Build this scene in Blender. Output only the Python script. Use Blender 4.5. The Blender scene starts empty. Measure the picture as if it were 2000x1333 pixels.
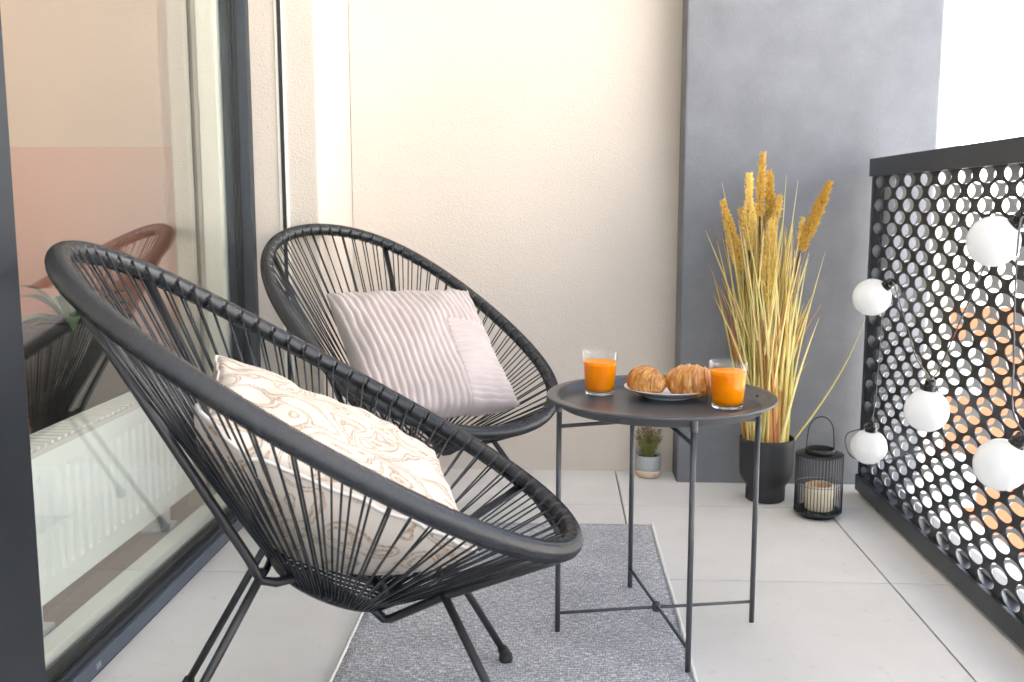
import bpy, bmesh, math, random
from math import sin, cos, pi, radians, hypot, atan2, sqrt
from mathutils import Vector, Matrix, noise

random.seed(7)
S = bpy.context.scene
COL = S.collection

# ------------------------------------------------------------------ camera
FPX, EYE = 1928.0, 0.91
cd = bpy.data.cameras.new('camera')
cam = bpy.data.objects.new('camera', cd); COL.objects.link(cam)
cd.sensor_width = 36.0; cd.lens = 36.0 * FPX / 2000.0
cd.clip_start = 0.02; cd.clip_end = 500
cam.location = (0, 0, EYE)
cam.rotation_euler = (radians(90 - 7.85), 0, radians(2.76))
cd.dof.use_dof = True; cd.dof.focus_distance = 2.08; cd.dof.aperture_fstop = 7.1
S.camera = cam

# ------------------------------------------------------------------ sky, sun, exposure
w = bpy.data.worlds.new('World'); S.world = w; w.use_nodes = True
nt = w.node_tree
bg = nt.nodes['Background']
sky = nt.nodes.new('ShaderNodeTexSky'); sky.sky_type = 'NISHITA'; sky.sun_disc = False
SUN_EL, SUN_AZ = radians(38), radians(283)          # compass style: 0 = +Y, clockwise
sky.sun_elevation = SUN_EL; sky.sun_rotation = SUN_AZ
sky.dust_density = 1.6; sky.ozone_density = 1.0; sky.air_density = 1.0
nt.links.new(sky.outputs[0], bg.inputs[0]); bg.inputs[1].default_value = 0.15
sl = bpy.data.lights.new('sun', 'SUN'); sl.energy = 5.0; sl.angle = radians(0.53); sl.color = (1, .95, .87)
sun = bpy.data.objects.new('sun', sl); COL.objects.link(sun)
sd = Vector((sin(SUN_AZ) * cos(SUN_EL), cos(SUN_AZ) * cos(SUN_EL), sin(SUN_EL)))
sun.rotation_euler = sd.to_track_quat('Z', 'Y').to_euler()
sun.location = (-6, -6, 12)
vs = S.view_settings
vs.view_transform = 'Standard'; vs.look = 'None'; vs.exposure = 2.58; vs.gamma = 1.0
S.render.engine = 'CYCLES'
cy = S.cycles
cy.use_denoising = True; cy.max_bounces = 14; cy.diffuse_bounces = 6; cy.glossy_bounces = 6
cy.transmission_bounces = 10; cy.transparent_max_bounces = 16
cy.caustics_reflective = False; cy.caustics_refractive = False

# ------------------------------------------------------------------ materials
def nodes_of(name):
    m = bpy.data.materials.new(name); m.use_nodes = True
    return m, m.node_tree.nodes, m.node_tree.links, m.node_tree.nodes['Principled BSDF']

def mat(name, col, rough=.5, metal=0.0, var=0.0, vscale=8.0, bump=0.0, bscale=200.0, bdist=.002,
        spec=None, col2=None, stretch=None, coat=0, detail=4):
    """plain surface with noise colour variation and fine noise relief"""
    m, N, L, P = nodes_of(name)
    P.inputs['Base Color'].default_value = (*col, 1)
    P.inputs['Roughness'].default_value = rough
    P.inputs['Metallic'].default_value = metal
    if spec is not None: P.inputs['Specular IOR Level'].default_value = spec
    if coat: P.inputs['Coat Weight'].default_value = coat; P.inputs['Coat Roughness'].default_value = .15
    tc = N.new('ShaderNodeTexCoord'); src = tc.outputs['Object']
    if stretch:
        mp = N.new('ShaderNodeMapping'); mp.inputs['Scale'].default_value = stretch
        L.new(src, mp.inputs[0]); src = mp.outputs[0]
    if var or col2:
        nz = N.new('ShaderNodeTexNoise'); nz.inputs['Scale'].default_value = vscale
        nz.inputs['Detail'].default_value = detail; nz.inputs['Roughness'].default_value = .6
        L.new(src, nz.inputs['Vector'])
        rp = N.new('ShaderNodeValToRGB')
        c2 = col2 if col2 else tuple(min(1, c * (1 + var)) for c in col)
        c1 = col if col2 else tuple(c * (1 - var) for c in col)
        rp.color_ramp.elements[0].position = .3; rp.color_ramp.elements[1].position = .7
        rp.color_ramp.elements[0].color = (*c1, 1); rp.color_ramp.elements[1].color = (*c2, 1)
        L.new(nz.outputs['Fac'], rp.inputs[0]); L.new(rp.outputs[0], P.inputs['Base Color'])
    if bump:
        nb = N.new('ShaderNodeTexNoise'); nb.inputs['Scale'].default_value = bscale
        nb.inputs['Detail'].default_value = 3
        L.new(src, nb.inputs['Vector'])
        bn = N.new('ShaderNodeBump'); bn.inputs['Strength'].default_value = bump
        bn.inputs['Distance'].default_value = bdist
        L.new(nb.outputs['Fac'], bn.inputs['Height']); L.new(bn.outputs[0], P.inputs['Normal'])
    return m

M = {}
M['stucco'] = mat('cream_stucco', (.605, .538, .470), .9, var=.03, vscale=2.2, bump=.65, bscale=250, bdist=.0045, detail=8)
M['column'] = mat('grey_plaster', (.160, .165, .180), .8, var=.12, vscale=9, bump=.3, bscale=120, bdist=.003, detail=8)
M['ceiling'] = mat('white_ceiling', (.82, .80, .77), .9, var=.02, bump=.2, bscale=150)
M['tile'] = mat('porcelain_tile', (.69, .68, .665), .5, var=.05, vscale=4, bump=.12, bscale=350, bdist=.001, detail=8)
def tile_tone(m):
    N, L = m.node_tree.nodes, m.node_tree.links; P = N['Principled BSDF']
    src = P.inputs['Base Color'].links[0].from_socket
    oi = N.new('ShaderNodeObjectInfo'); mr = N.new('ShaderNodeMapRange'); mr.inputs[3].default_value = .94; mr.inputs[4].default_value = 1.05
    L.new(oi.outputs['Random'], mr.inputs[0])
    tc = N.new('ShaderNodeTexCoord'); n2 = N.new('ShaderNodeTexNoise'); n2.inputs['Scale'].default_value = 38; n2.inputs['Detail'].default_value = 6
    L.new(tc.outputs['Object'], n2.inputs['Vector'])
    m2 = N.new('ShaderNodeMapRange'); m2.inputs[1].default_value = .62; m2.inputs[2].default_value = .80; m2.inputs[3].default_value = 1; m2.inputs[4].default_value = .82
    L.new(n2.outputs['Fac'], m2.inputs[0])
    k = N.new('ShaderNodeMath'); k.operation = 'MULTIPLY'; L.new(mr.outputs[0], k.inputs[0]); L.new(m2.outputs[0], k.inputs[1])
    mx = N.new('ShaderNodeVectorMath'); mx.operation = 'SCALE'; L.new(src, mx.inputs[0]); L.new(k.outputs[0], mx.inputs['Scale'])
    L.new(mx.outputs[0], P.inputs['Base Color'])
tile_tone(M['tile'])
M['grout'] = mat('tile_grout', (.12, .115, .11), .95, var=.2, vscale=60)
M['mullion'] = mat('dark_blue_grey_metal', (.013, .018, .026), .45, var=.08, vscale=20, bump=.08, bscale=500)
M['anthracite'] = mat('anthracite_metal', (.066, .084, .112), .45, metal=.0, var=.08, vscale=20, bump=.08, bscale=500)
M['rail'] = mat('railing_paint', (.021, .026, .033), .4, var=.1, vscale=15, bump=.06, bscale=600)
M['sheet_in'] = mat('dark_perforated_sheet', (.018, .019, .022), .5, var=.1, vscale=20)
M['sheet_out'] = mat('pale_perforated_sheet', (.78, .81, .84), .5, var=.05, vscale=20)
M['gasket'] = mat('black_rubber', (.012, .012, .013), .7)
M['pvc'] = mat('cream_window_profile', (.80, .78, .70), .4, var=.02)
M['spacer'] = mat('green_glass_edge', (.38, .50, .42), .3)
M['cord'] = mat('black_plastic_cord', (.018, .0195, .0225), .27, var=.15, vscale=30)
M['rod'] = mat('black_powder_coat', (.013, .013, .015), .42, bump=.1, bscale=900, bdist=.0005)
M['table'] = mat('grey_black_powder_coat', (.060, .060, .066), .33, var=.05, vscale=30, bump=.12, bscale=1200, bdist=.0004)
M['rubber'] = mat('rubber_foot', (.012, .012, .013), .7)
M['plate'] = mat('white_glazed_ceramic', (.78, .76, .75), .22, var=.01, coat=.4)
M['pot'] = mat('black_matt_ceramic', (.018, .019, .021), .6, var=.1, vscale=20, bump=.1, bscale=300, bdist=.001)
M['potgrey'] = mat('blue_grey_glaze', (.36, .38, .39), .6, var=.05, vscale=40)
M['potclay'] = mat('pale_clay', (.62, .47, .36), .85, var=.06, vscale=60)
M['soil'] = mat('dark_soil', (.03, .022, .016), .95, var=.4, vscale=120, bump=.6, bscale=200)
M['candle'] = mat('ivory_wax', (.80, .70, .54), .5, var=.04, vscale=30)
M['candletop'] = mat('scorched_wax', (.62, .42, .22), .45, var=.1, vscale=60)
M['wick'] = mat('wick', (.02, .018, .015), .9)
M['lantern'] = mat('black_lantern_metal', (.014, .014, .015), .45)
M['socket'] = mat('black_glossy_socket', (.012, .011, .011), .18)
M['cable'] = mat('clear_grey_cable', (.10, .10, .105), .25)
M['edging'] = mat('white_rug_binding', (.72, .71, .69), .9, var=.1, vscale=120, bump=.6, bscale=300)
M['woodfloor'] = mat('interior_oak_floor', (.24, .155, .10), .5, var=.18, vscale=6, stretch=(1, 8, 1))
M['radiator'] = mat('white_enamel', (.90, .91, .89), .35, var=.01)
M['grille'] = mat('radiator_grille', (.62, .60, .57), .5)
M['basket'] = mat('dark_woven_rattan', (.016, .015, .015), .6, var=.5, vscale=90, bump=.5, bscale=120)
M['whitewall'] = mat('white_render', (.82, .80, .77), .9, var=.02, vscale=.6)
M['orangewall'] = mat('orange_render', (.32, .108, .052), .9, var=.04, vscale=.5)
M['darkpane'] = mat('far_window_glass', (.25, .30, .34), .15)
M['farframe'] = mat('far_window_frame', (.75, .75, .75), .5)
M['ground'] = mat('pale_paving', (.55, .54, .52), .9, var=.06, vscale=.4)
M['nail'] = mat('steel_clip', (.35, .36, .38), .35, metal=.8)

def two_tone(name, lo, hi, z):
    m, N, L, P = nodes_of(name)
    g = N.new('ShaderNodeNewGeometry'); sx = N.new('ShaderNodeSeparateXYZ'); L.new(g.outputs['Position'], sx.inputs[0])
    gt = N.new('ShaderNodeMath'); gt.operation = 'GREATER_THAN'; gt.inputs[1].default_value = z
    L.new(sx.outputs['Z'], gt.inputs[0])
    mx = N.new('ShaderNodeMix'); mx.data_type = 'RGBA'
    mx.inputs['A'].default_value = (*lo, 1); mx.inputs['B'].default_value = (*hi, 1)
    L.new(gt.outputs[0], mx.inputs['Factor']); L.new(mx.outputs['Result'], P.inputs['Base Color'])
    P.inputs['Roughness'].default_value = .85
    return m
M['room'] = two_tone('pink_and_beige_paint', (.66, .29, .21), (.66, .435, .315), 1.105)

def sheet_glass(name, tint, r0, power):
    """thin clear glass: see-through, with a reflection that grows towards grazing angles on both faces"""
    m = bpy.data.materials.new(name); m.use_nodes = True
    N, L = m.node_tree.nodes, m.node_tree.links
    N.remove(N['Principled BSDF'])
    tr = N.new('ShaderNodeBsdfTransparent'); tr.inputs[0].default_value = (*tint, 1)
    gl = N.new('ShaderNodeBsdfGlossy'); gl.inputs['Roughness'].default_value = 0.0
    gl.inputs['Color'].default_value = (1, 1, 1, 1)
    g = N.new('ShaderNodeNewGeometry'); dt = N.new('ShaderNodeVectorMath'); dt.operation = 'DOT_PRODUCT'
    L.new(g.outputs['Normal'], dt.inputs[0]); L.new(g.outputs['Incoming'], dt.inputs[1])
    def mth(op, a, b=None):
        n = N.new('ShaderNodeMath'); n.operation = op
        for k, v in enumerate((a, b)):
            if v is None: continue
            if isinstance(v, (int, float)): n.inputs[k].default_value = v
            else: L.new(v, n.inputs[k])
        return n.outputs[0]
    f = mth('POWER', mth('SUBTRACT', 1.0, mth('ABSOLUTE', dt.outputs['Value'])), power)
    f = mth('ADD', mth('MULTIPLY', f, 1 - r0), r0)
    mx = N.new('ShaderNodeMixShader')
    L.new(f, mx.inputs[0]); L.new(tr.outputs[0], mx.inputs[1]); L.new(gl.outputs[0], mx.inputs[2])
    L.new(mx.outputs[0], N['Material Output'].inputs[0])
    return m
M['pane'] = sheet_glass('double_glazing', (.962, .985, .970), .05, 3.1)
M['thinglass'] = sheet_glass('thin_tumbler_glass', (.985, .99, .99), .03, 5.0)


def drink_glass():
    m, N, L, P = nodes_of('clear_drinking_glass')
    P.inputs['Base Color'].default_value = (1, 1, 1, 1); P.inputs['Roughness'].default_value = 0.0
    P.inputs['Transmission Weight'].default_value = 1.0; P.inputs['IOR'].default_value = 1.47
    lp = N.new('ShaderNodeTexCoord')
    return m
M['glass'] = drink_glass()

def juice():
    m, N, L, P = nodes_of('orange_juice')
    tc = N.new('ShaderNodeTexCoord'); nz = N.new('ShaderNodeTexNoise'); nz.inputs['Scale'].default_value = 40
    L.new(tc.outputs['Object'], nz.inputs['Vector'])
    rp = N.new('ShaderNodeValToRGB')
    rp.color_ramp.elements[0].color = (1, .235, .0, 1); rp.color_ramp.elements[1].color = (1, .315, .0, 1)
    L.new(nz.outputs['Fac'], rp.inputs[0]); L.new(rp.outputs[0], P.inputs['Base Color'])
    P.inputs['Roughness'].default_value = .3; P.inputs['Specular IOR Level'].default_value = .08
    P.inputs['Subsurface Weight'].default_value = .5; P.inputs['Subsurface Radius'].default_value = (.02, .006, .001)
    P.inputs['Subsurface Scale'].default_value = 1.0
    return m
M['juice'] = juice()

def bulb():
    m, N, L, P = nodes_of('frosted_white_globe')
    tc = N.new('ShaderNodeTexCoord'); nz = N.new('ShaderNodeTexNoise'); nz.inputs['Scale'].default_value = 30
    L.new(tc.outputs['Object'], nz.inputs['Vector'])
    rp = N.new('ShaderNodeValToRGB')
    rp.color_ramp.elements[0].color = (.88, .89, .90, 1); rp.color_ramp.elements[1].color = (.93, .94, .95, 1)
    L.new(nz.outputs['Fac'], rp.inputs[0]); L.new(rp.outputs[0], P.inputs['Base Color'])
    P.inputs['Roughness'].default_value = .07
    tl = N.new('ShaderNodeBsdfTranslucent'); L.new(rp.outputs[0], tl.inputs[0]); mx = N.new('ShaderNodeMixShader'); mx.inputs[0].default_value = .42
    L.new(P.outputs[0], mx.inputs[1]); L.new(tl.outputs[0], mx.inputs[2]); L.new(mx.outputs[0], N['Material Output'].inputs[0])
    return m
M['bulb'] = bulb()

def rug_mat():
    m, N, L, P = nodes_of('woven_grey_rug')
    tc = N.new('ShaderNodeTexCoord')
    def nzm(sx, sy, det=2):
        mp = N.new('ShaderNodeMapping'); mp.inputs['Scale'].default_value = (sx, sy, 1)
        L.new(tc.outputs['Object'], mp.inputs[0])
        n = N.new('ShaderNodeTexNoise'); n.inputs['Scale'].default_value = 1; n.inputs['Detail'].default_value = det
        L.new(mp.outputs[0], n.inputs['Vector']); return n
    a = nzm(330, 90); b = nzm(60, 300); c = nzm(6, 9, 4)
    wv = N.new('ShaderNodeTexWave'); wv.wave_type = 'BANDS'; wv.bands_direction = 'Y'
    wv.inputs['Scale'].default_value = 42; wv.inputs['Distortion'].default_value = 1.2; wv.inputs['Detail Scale'].default_value = 8
    L.new(tc.outputs['Object'], wv.inputs['Vector'])
    ad = N.new('ShaderNodeMath'); ad.operation = 'ADD'
    L.new(a.outputs['Fac'], ad.inputs[0]); L.new(b.outputs['Fac'], ad.inputs[1])
    mw = N.new('ShaderNodeMath'); mw.operation = 'MULTIPLY_ADD'; mw.inputs[1].default_value = .14
    L.new(wv.outputs['Fac'], mw.inputs[0]); L.new(ad.outputs[0], mw.inputs[2])
    mc = N.new('ShaderNodeMath'); mc.operation = 'MULTIPLY_ADD'; mc.inputs[1].default_value = .3
    L.new(c.outputs['Fac'], mc.inputs[0]); L.new(mw.outputs[0], mc.inputs[2])
    rp = N.new('ShaderNodeValToRGB'); e = rp.color_ramp.elements
    sc = N.new('ShaderNodeMath'); sc.operation = 'MULTIPLY'; sc.inputs[1].default_value = .5
    L.new(mc.outputs[0], sc.inputs[0]); L.new(sc.outputs[0], rp.inputs[0])
    e[0].position = .47; e[0].color = (.205, .21, .232, 1); e[1].position = .76; e[1].color = (.82, .83, .85, 1)
    k = e.new(.58); k.color = (.34, .35, .378, 1)
    k = e.new(.66); k.color = (.49, .50, .54, 1)
    L.new(rp.outputs[0], P.inputs['Base Color']); P.inputs['Roughness'].default_value = .95
    bn = N.new('ShaderNodeBump'); bn.inputs['Strength'].default_value = .8; bn.inputs['Distance'].default_value = .003
    L.new(mc.outputs[0], bn.inputs['Height']); L.new(bn.outputs[0], P.inputs['Normal'])
    return m
M['rug'] = rug_mat()

def corduroy():
    m, N, L, P = nodes_of('blush_corduroy')
    tc = N.new('ShaderNodeTexCoord'); nz = N.new('ShaderNodeTexNoise'); nz.inputs['Scale'].default_value = 9
    nz.inputs['Detail'].default_value = 6
    L.new(tc.outputs['Object'], nz.inputs['Vector'])
    rp = N.new('ShaderNodeValToRGB')
    rp.color_ramp.elements[0].position = .35; rp.color_ramp.elements[1].position = .65
    rp.color_ramp.elements[0].color = (.45, .38, .36, 1); rp.color_ramp.elements[1].color = (.53, .455, .435, 1)
    L.new(nz.outputs['Fac'], rp.inputs[0]); L.new(rp.outputs[0], P.inputs['Base Color'])
    P.inputs['Roughness'].default_value = .95
    P.inputs['Sheen Weight'].default_value = .35; P.inputs['Sheen Roughness'].default_value = .5
    nb = N.new('ShaderNodeTexNoise'); nb.inputs['Scale'].default_value = 500
    L.new(tc.outputs['Object'], nb.inputs['Vector'])
    bn = N.new('ShaderNodeBump'); bn.inputs['Strength'].default_value = .35; bn.inputs['Distance'].default_value = .002
    L.new(nb.outputs['Fac'], bn.inputs['Height']); L.new(bn.outputs[0], P.inputs['Normal'])
    return m
M['corduroy'] = corduroy()

def embroidered():
    m, N, L, P = nodes_of('cream_linen_with_tan_cord')
    tc = N.new('ShaderNodeTexCoord')
    nz = N.new('ShaderNodeTexNoise'); nz.inputs['Scale'].default_value = 9.0; nz.inputs['Detail'].default_value = .5
    nz.inputs['Distortion'].default_value = .9
    L.new(tc.outputs['Object'], nz.inputs['Vector'])
    ml = N.new('ShaderNodeMath'); ml.operation = 'MULTIPLY'; ml.inputs[1].default_value = 6.5
    L.new(nz.outputs['Fac'], ml.inputs[0])
    fr = N.new('ShaderNodeMath'); fr.operation = 'FRACT'; L.new(ml.outputs[0], fr.inputs[0])
    rp = N.new('ShaderNodeValToRGB'); e = rp.color_ramp.elements
    e[0].position = 0; e[0].color = (0, 0, 0, 1); e[1].position = 1; e[1].color = (0, 0, 0, 1)
    for p, v in ((.28, 0), (.32, 1), (.42, 1), (.46, .1), (.54, .1), (.58, 1), (.68, 1), (.72, 0)):
        k = e.new(p); k.color = (v, v, v, 1)
    L.new(fr.outputs[0], rp.inputs[0])
    dot = N.new('ShaderNodeTexVoronoi'); dot.inputs['Scale'].default_value = 210
    L.new(tc.outputs['Object'], dot.inputs['Vector'])
    dr = N.new('ShaderNodeMapRange'); dr.inputs[1].default_value = .0; dr.inputs[2].default_value = .6
    dr.inputs[3].default_value = 1; dr.inputs[4].default_value = .35
    L.new(dot.outputs['Distance'], dr.inputs[0])
    mu = N.new('ShaderNodeMath'); mu.operation = 'MULTIPLY'
    L.new(rp.outputs[0], mu.inputs[0]); L.new(dr.outputs[0], mu.inputs[1])
    mx = N.new('ShaderNodeMix'); mx.data_type = 'RGBA'
    mx.inputs['A'].default_value = (.58, .515, .45, 1); mx.inputs['B'].default_value = (.27, .145, .06, 1)
    L.new(mu.outputs[0], mx.inputs['Factor']); L.new(mx.outputs['Result'], P.inputs['Base Color'])
    P.inputs['Roughness'].default_value = .9
    bn = N.new('ShaderNodeBump'); bn.inputs['Strength'].default_value = .6; bn.inputs['Distance'].default_value = .003
    L.new(mu.outputs[0], bn.inputs['Height']); L.new(bn.outputs[0], P.inputs['Normal'])
    return m
M['linen'] = embroidered()
M['piping'] = mat('cream_piping', (.66, .61, .57), .9, bump=.4, bscale=400)

def crust():
    m, N, L, P = nodes_of('baked_croissant_crust')
    at = N.new('ShaderNodeAttribute'); at.attribute_name = 'uvx'
    sx = N.new('ShaderNodeSeparateXYZ'); L.new(at.outputs['Vector'], sx.inputs[0])
    mp = N.new('ShaderNodeMapping'); mp.inputs['Scale'].default_value = (4, 9, 0)
    L.new(at.outputs['Vector'], mp.inputs[0])
    nz = N.new('ShaderNodeTexNoise'); nz.inputs['Scale'].default_value = 1; nz.inputs['Detail'].default_value = 5
    nz.inputs['Distortion'].default_value = .8
    L.new(mp.outputs[0], nz.inputs['Vector'])
    tc = N.new('ShaderNodeTexCoord'); n2 = N.new('ShaderNodeTexNoise'); n2.inputs['Scale'].default_value = 30
    L.new(tc.outputs['Object'], n2.inputs['Vector'])
    ad = N.new('ShaderNodeMath'); ad.operation = 'MULTIPLY_ADD'; ad.inputs[1].default_value = .35
    L.new(n2.outputs['Fac'], ad.inputs[0]); L.new(nz.outputs['Fac'], ad.inputs[2])
    a2 = N.new('ShaderNodeMath'); a2.operation = 'MULTIPLY_ADD'; a2.inputs[1].default_value = .14
    L.new(sx.outputs['Z'], a2.inputs[0]); L.new(ad.outputs[0], a2.inputs[2])
    rp = N.new('ShaderNodeValToRGB'); e = rp.color_ramp.elements
    e[0].position = .50; e[0].color = (.34, .105, .016, 1); e[1].position = .96; e[1].color = (.76, .47, .18, 1)
    k = e.new(.68); k.color = (.50, .19, .035, 1); k = e.new(.82); k.color = (.64, .31, .08, 1)
    L.new(a2.outputs[0], rp.inputs[0]); L.new(rp.outputs[0], P.inputs['Base Color'])
    P.inputs['Roughness'].default_value = .33
    bn = N.new('ShaderNodeBump'); bn.inputs['Strength'].default_value = .7; bn.inputs['Distance'].default_value = .003
    L.new(ad.outputs[0], bn.inputs['Height']); L.new(bn.outputs[0], P.inputs['Normal'])
    return m
M['crust'] = crust()

def leafmat(name, c1, c2, scale=6, rough=.6, trans=.25):
    m, N, L, P = nodes_of(name)
    gi = N.new('ShaderNodeObjectInfo'); tc = N.new('ShaderNodeTexCoord')
    nz = N.new('ShaderNodeTexNoise'); nz.inputs['Scale'].default_value = scale
    L.new(tc.outputs['Object'], nz.inputs['Vector'])
    ad = N.new('ShaderNodeMath'); ad.operation = 'ADD'
    L.new(nz.outputs['Fac'], ad.inputs[0])
    sb = N.new('ShaderNodeMath'); sb.operation = 'MULTIPLY_ADD'; sb.inputs[1].default_value = .7; sb.inputs[2].default_value = -.35
    L.new(gi.outputs['Random'], sb.inputs[0]); L.new(sb.outputs[0], ad.inputs[1])
    rp = N.new('ShaderNodeValToRGB'); rp.color_ramp.elements[0].position = .25; rp.color_ramp.elements[1].position = .75
    rp.color_ramp.elements[0].color = (*c1, 1); rp.color_ramp.elements[1].color = (*c2, 1)
    L.new(ad.outputs[0], rp.inputs[0]); L.new(rp.outputs[0], P.inputs['Base Color'])
    P.inputs['Roughness'].default_value = rough
    return m
M['blade'] = leafmat('straw_yellow_blade', (.62, .46, .12), (.88, .72, .30), 4)
M['bladeg'] = leafmat('green_yellow_blade', (.56, .49, .13), (.82, .74, .32), 4)
M['bladeo'] = leafmat('rust_orange_blade', (.42, .15, .04), (.58, .27, .09), 4)
M['plume'] = leafmat('golden_seed', (.62, .37, .055), (.95, .73, .25), 120, .8)
M['stalk'] = mat('dark_stalk', (.06, .045, .025), .7)
M['sprig'] = leafmat('green_sprig', (.22, .24, .06), (.46, .44, .15), 60)
M['sprigtip'] = leafmat('brown_sprig_tip', (.15, .09, .05), (.30, .20, .12), 60)
M['houseleaf'] = leafmat('houseplant_leaf', (.05, .12, .06), (.20, .30, .18), 15, .4)

# ------------------------------------------------------------------ mesh helpers
def link(name, me, parent=None, loc=None):
    o = bpy.data.objects.new(name, me); COL.objects.link(o)
    if parent is not None: o.parent = parent
    if loc is not None: o.location = loc
    return o

def mesh(name, V, F, m, parent=None, smooth=False, off=(0, 0, 0)):
    me = bpy.data.meshes.new(name)
    if off != (0, 0, 0): V = [(v[0] - off[0], v[1] - off[1], v[2] - off[2]) for v in V]
    me.from_pydata([tuple(v) for v in V], [], F); me.update()
    if smooth: me.polygons.foreach_set('use_smooth', [True] * len(me.polygons))
    for k in (m if isinstance(m, (list, tuple)) else [m]): me.materials.append(k)
    return link(name, me, parent)

def off_of(parent):
    return tuple(parent.location) if parent is not None and parent.parent is None else \
        (tuple(parent.parent.location) if parent is not None else (0, 0, 0))

def bevelled(lo, hi, bev=.002, seg=2):
    bm = bmesh.new(); bmesh.ops.create_cube(bm, size=1)
    for v in bm.verts:
        v.co = Vector([lo[i] + (v.co[i] + .5) * (hi[i] - lo[i]) for i in range(3)])
    if bev: bmesh.ops.bevel(bm, geom=bm.edges[:], offset=bev, segments=seg, affect='EDGES', profile=.6)
    return bm

def box(name, lo, hi, m, parent=None, bev=.002, off=None):
    o_ = off if off is not None else off_of(parent)
    bm = bevelled([lo[i] - o_[i] for i in range(3)], [hi[i] - o_[i] for i in range(3)], bev)
    me = bpy.data.meshes.new(name); bm.to_mesh(me); bm.free(); me.materials.append(m)
    return link(name, me, parent)

def tube_geo(pts, r, seg=8, closed=False, cap=True, rfun=None):
    P = [Vector(p) for p in pts]; n = len(P); V = []; F = []
    tang = []
    for i in range(n):
        a = P[(i - 1) % n] if (closed or i > 0) else P[i]
        b = P[(i + 1) % n] if (closed or i < n - 1) else P[i]
        tang.append((b - a).normalized())
    t0 = tang[0]; up = Vector((0, 0, 1)) if abs(t0.z) < .9 else Vector((1, 0, 0))
    u = (up - t0 * up.dot(t0)).normalized()
    for i in range(n):
        t = tang[i]; u = (u - t * u.dot(t)).normalized(); v = t.cross(u)
        rr = rfun(i) if rfun else (r[i] if isinstance(r, (list, tuple)) else r)
        for k in range(seg):
            a = 2 * pi * k / seg
            V.append(P[i] + (u * cos(a) + v * sin(a)) * rr)
    for i in range(n if closed else n - 1):
        j = (i + 1) % n
        for k in range(seg):
            l = (k + 1) % seg
            F.append((i * seg + k, i * seg + l, j * seg + l, j * seg + k))
    if cap and not closed:
        F.append(tuple(range(seg - 1, -1, -1))); F.append(tuple((n - 1) * seg + k for k in range(seg)))
    return V, F

def tube(name, pts, r, m, parent=None, seg=8, closed=False, rfun=None, off=None):
    V, F = tube_geo(pts, r, seg, closed, True, rfun)
    o_ = off if off is not None else off_of(parent)
    return mesh(name, V, F, m, parent, True, tuple(o_))

def merge(*gs):
    V = []; F = []
    for v, f in gs:
        b = len(V); V += list(v); F += [tuple(i + b for i in q) for q in f]
    return V, F

def lathe_geo(prof, seg=48, c=(0, 0, 0)):
    V = []; F = []; n = len(prof)
    for r, z in prof:
        for k in range(seg):
            a = 2 * pi * k / seg; V.append((c[0] + r * cos(a), c[1] + r * sin(a), c[2] + z))
    for i in range(n - 1):
        for k in range(seg):
            l = (k + 1) % seg
            F.append((i * seg + k, i * seg + l, (i + 1) * seg + l, (i + 1) * seg + k))
    return V, F

def lathe(name, prof, m, parent=None, seg=48, c=(0, 0, 0), smooth=True, off=None):
    V, F = lathe_geo(prof, seg, c)
    o_ = off if off is not None else off_of(parent)
    o = mesh(name, V, F, m, parent, smooth, tuple(o_))
    return o

def curve_pts(ctrl, n=12, closed=False):
    """Catmull-Rom through the control points"""
    P = [Vector(p) for p in ctrl]; out = []; N = len(P)
    for i in range(N if closed else N - 1):
        if closed: a, b, c, d = P[(i - 1) % N], P[i], P[(i + 1) % N], P[(i + 2) % N]
        else: a, b, c, d = P[max(i - 1, 0)], P[i], P[i + 1], P[min(i + 2, N - 1)]
        for k in range(n):
            t = k / n
            out.append(.5 * ((2 * b) + (c - a) * t + (2 * a - 5 * b + 4 * c - d) * t * t + (3 * b - a - 3 * c + d) * t ** 3))
    if not closed: out.append(P[-1])
    return out

def tag(o, label, cat, group=None, kind=None):
    o['label'] = label
    if cat: o['category'] = cat
    if group: o['group'] = group
    if kind: o['kind'] = kind
    return o

def struct(o, label=None):
    o['kind'] = 'structure'
    if label: o['label'] = label
    return o

def thing(name, loc, label, cat, group=None, rz=0):
    o = bpy.data.objects.new(name, None); COL.objects.link(o); o.location = loc; o.rotation_euler = (0, 0, rz)
    o.empty_display_size = .05
    return tag(o, label, cat, group)

# ================================================================== THE SETTING
WY = 3.33          # back wall
GX = -.945         # window glass plane
CEIL = 2.62
# balcony floor: slab with separate tiles, open joints
slab = box('balcony_floor', (-.90, -2.4, -.25), (1.22, WY + .02, -.012), M['grout'], None, 0)
struct(slab, 'balcony floor slab under pale grey tiles')
jx = [-1.02, -.413, .197, .807, 1.417]; jy = [-2.45, -1.273, -.671, -.069, .533, 1.135, 1.737, 2.336, 2.938, 3.54]
G = .0022
for i in range(len(jx) - 1):
    for j in range(len(jy) - 1):
        x0, x1 = max(jx[i] + G, -.898), min(jx[i + 1] - G, 1.21); y0, y1 = jy[j] + G, min(jy[j + 1] - G, WY + .01)
        if x1 - x0 < .01 or y1 - y0 < .01: continue
        dz = random.uniform(-.0004, .0004)
        box('tile', (x0, y0, -.0118), (x1, y1, dz), M['tile'], slab, .0012)

wall = box('stucco_wall', (-.698, WY, -.2), (1.3, WY + .25, CEIL), M['stucco'], None, 0)
tag(wall, 'cream stucco end wall behind the chairs and round table', 'wall')

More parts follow.
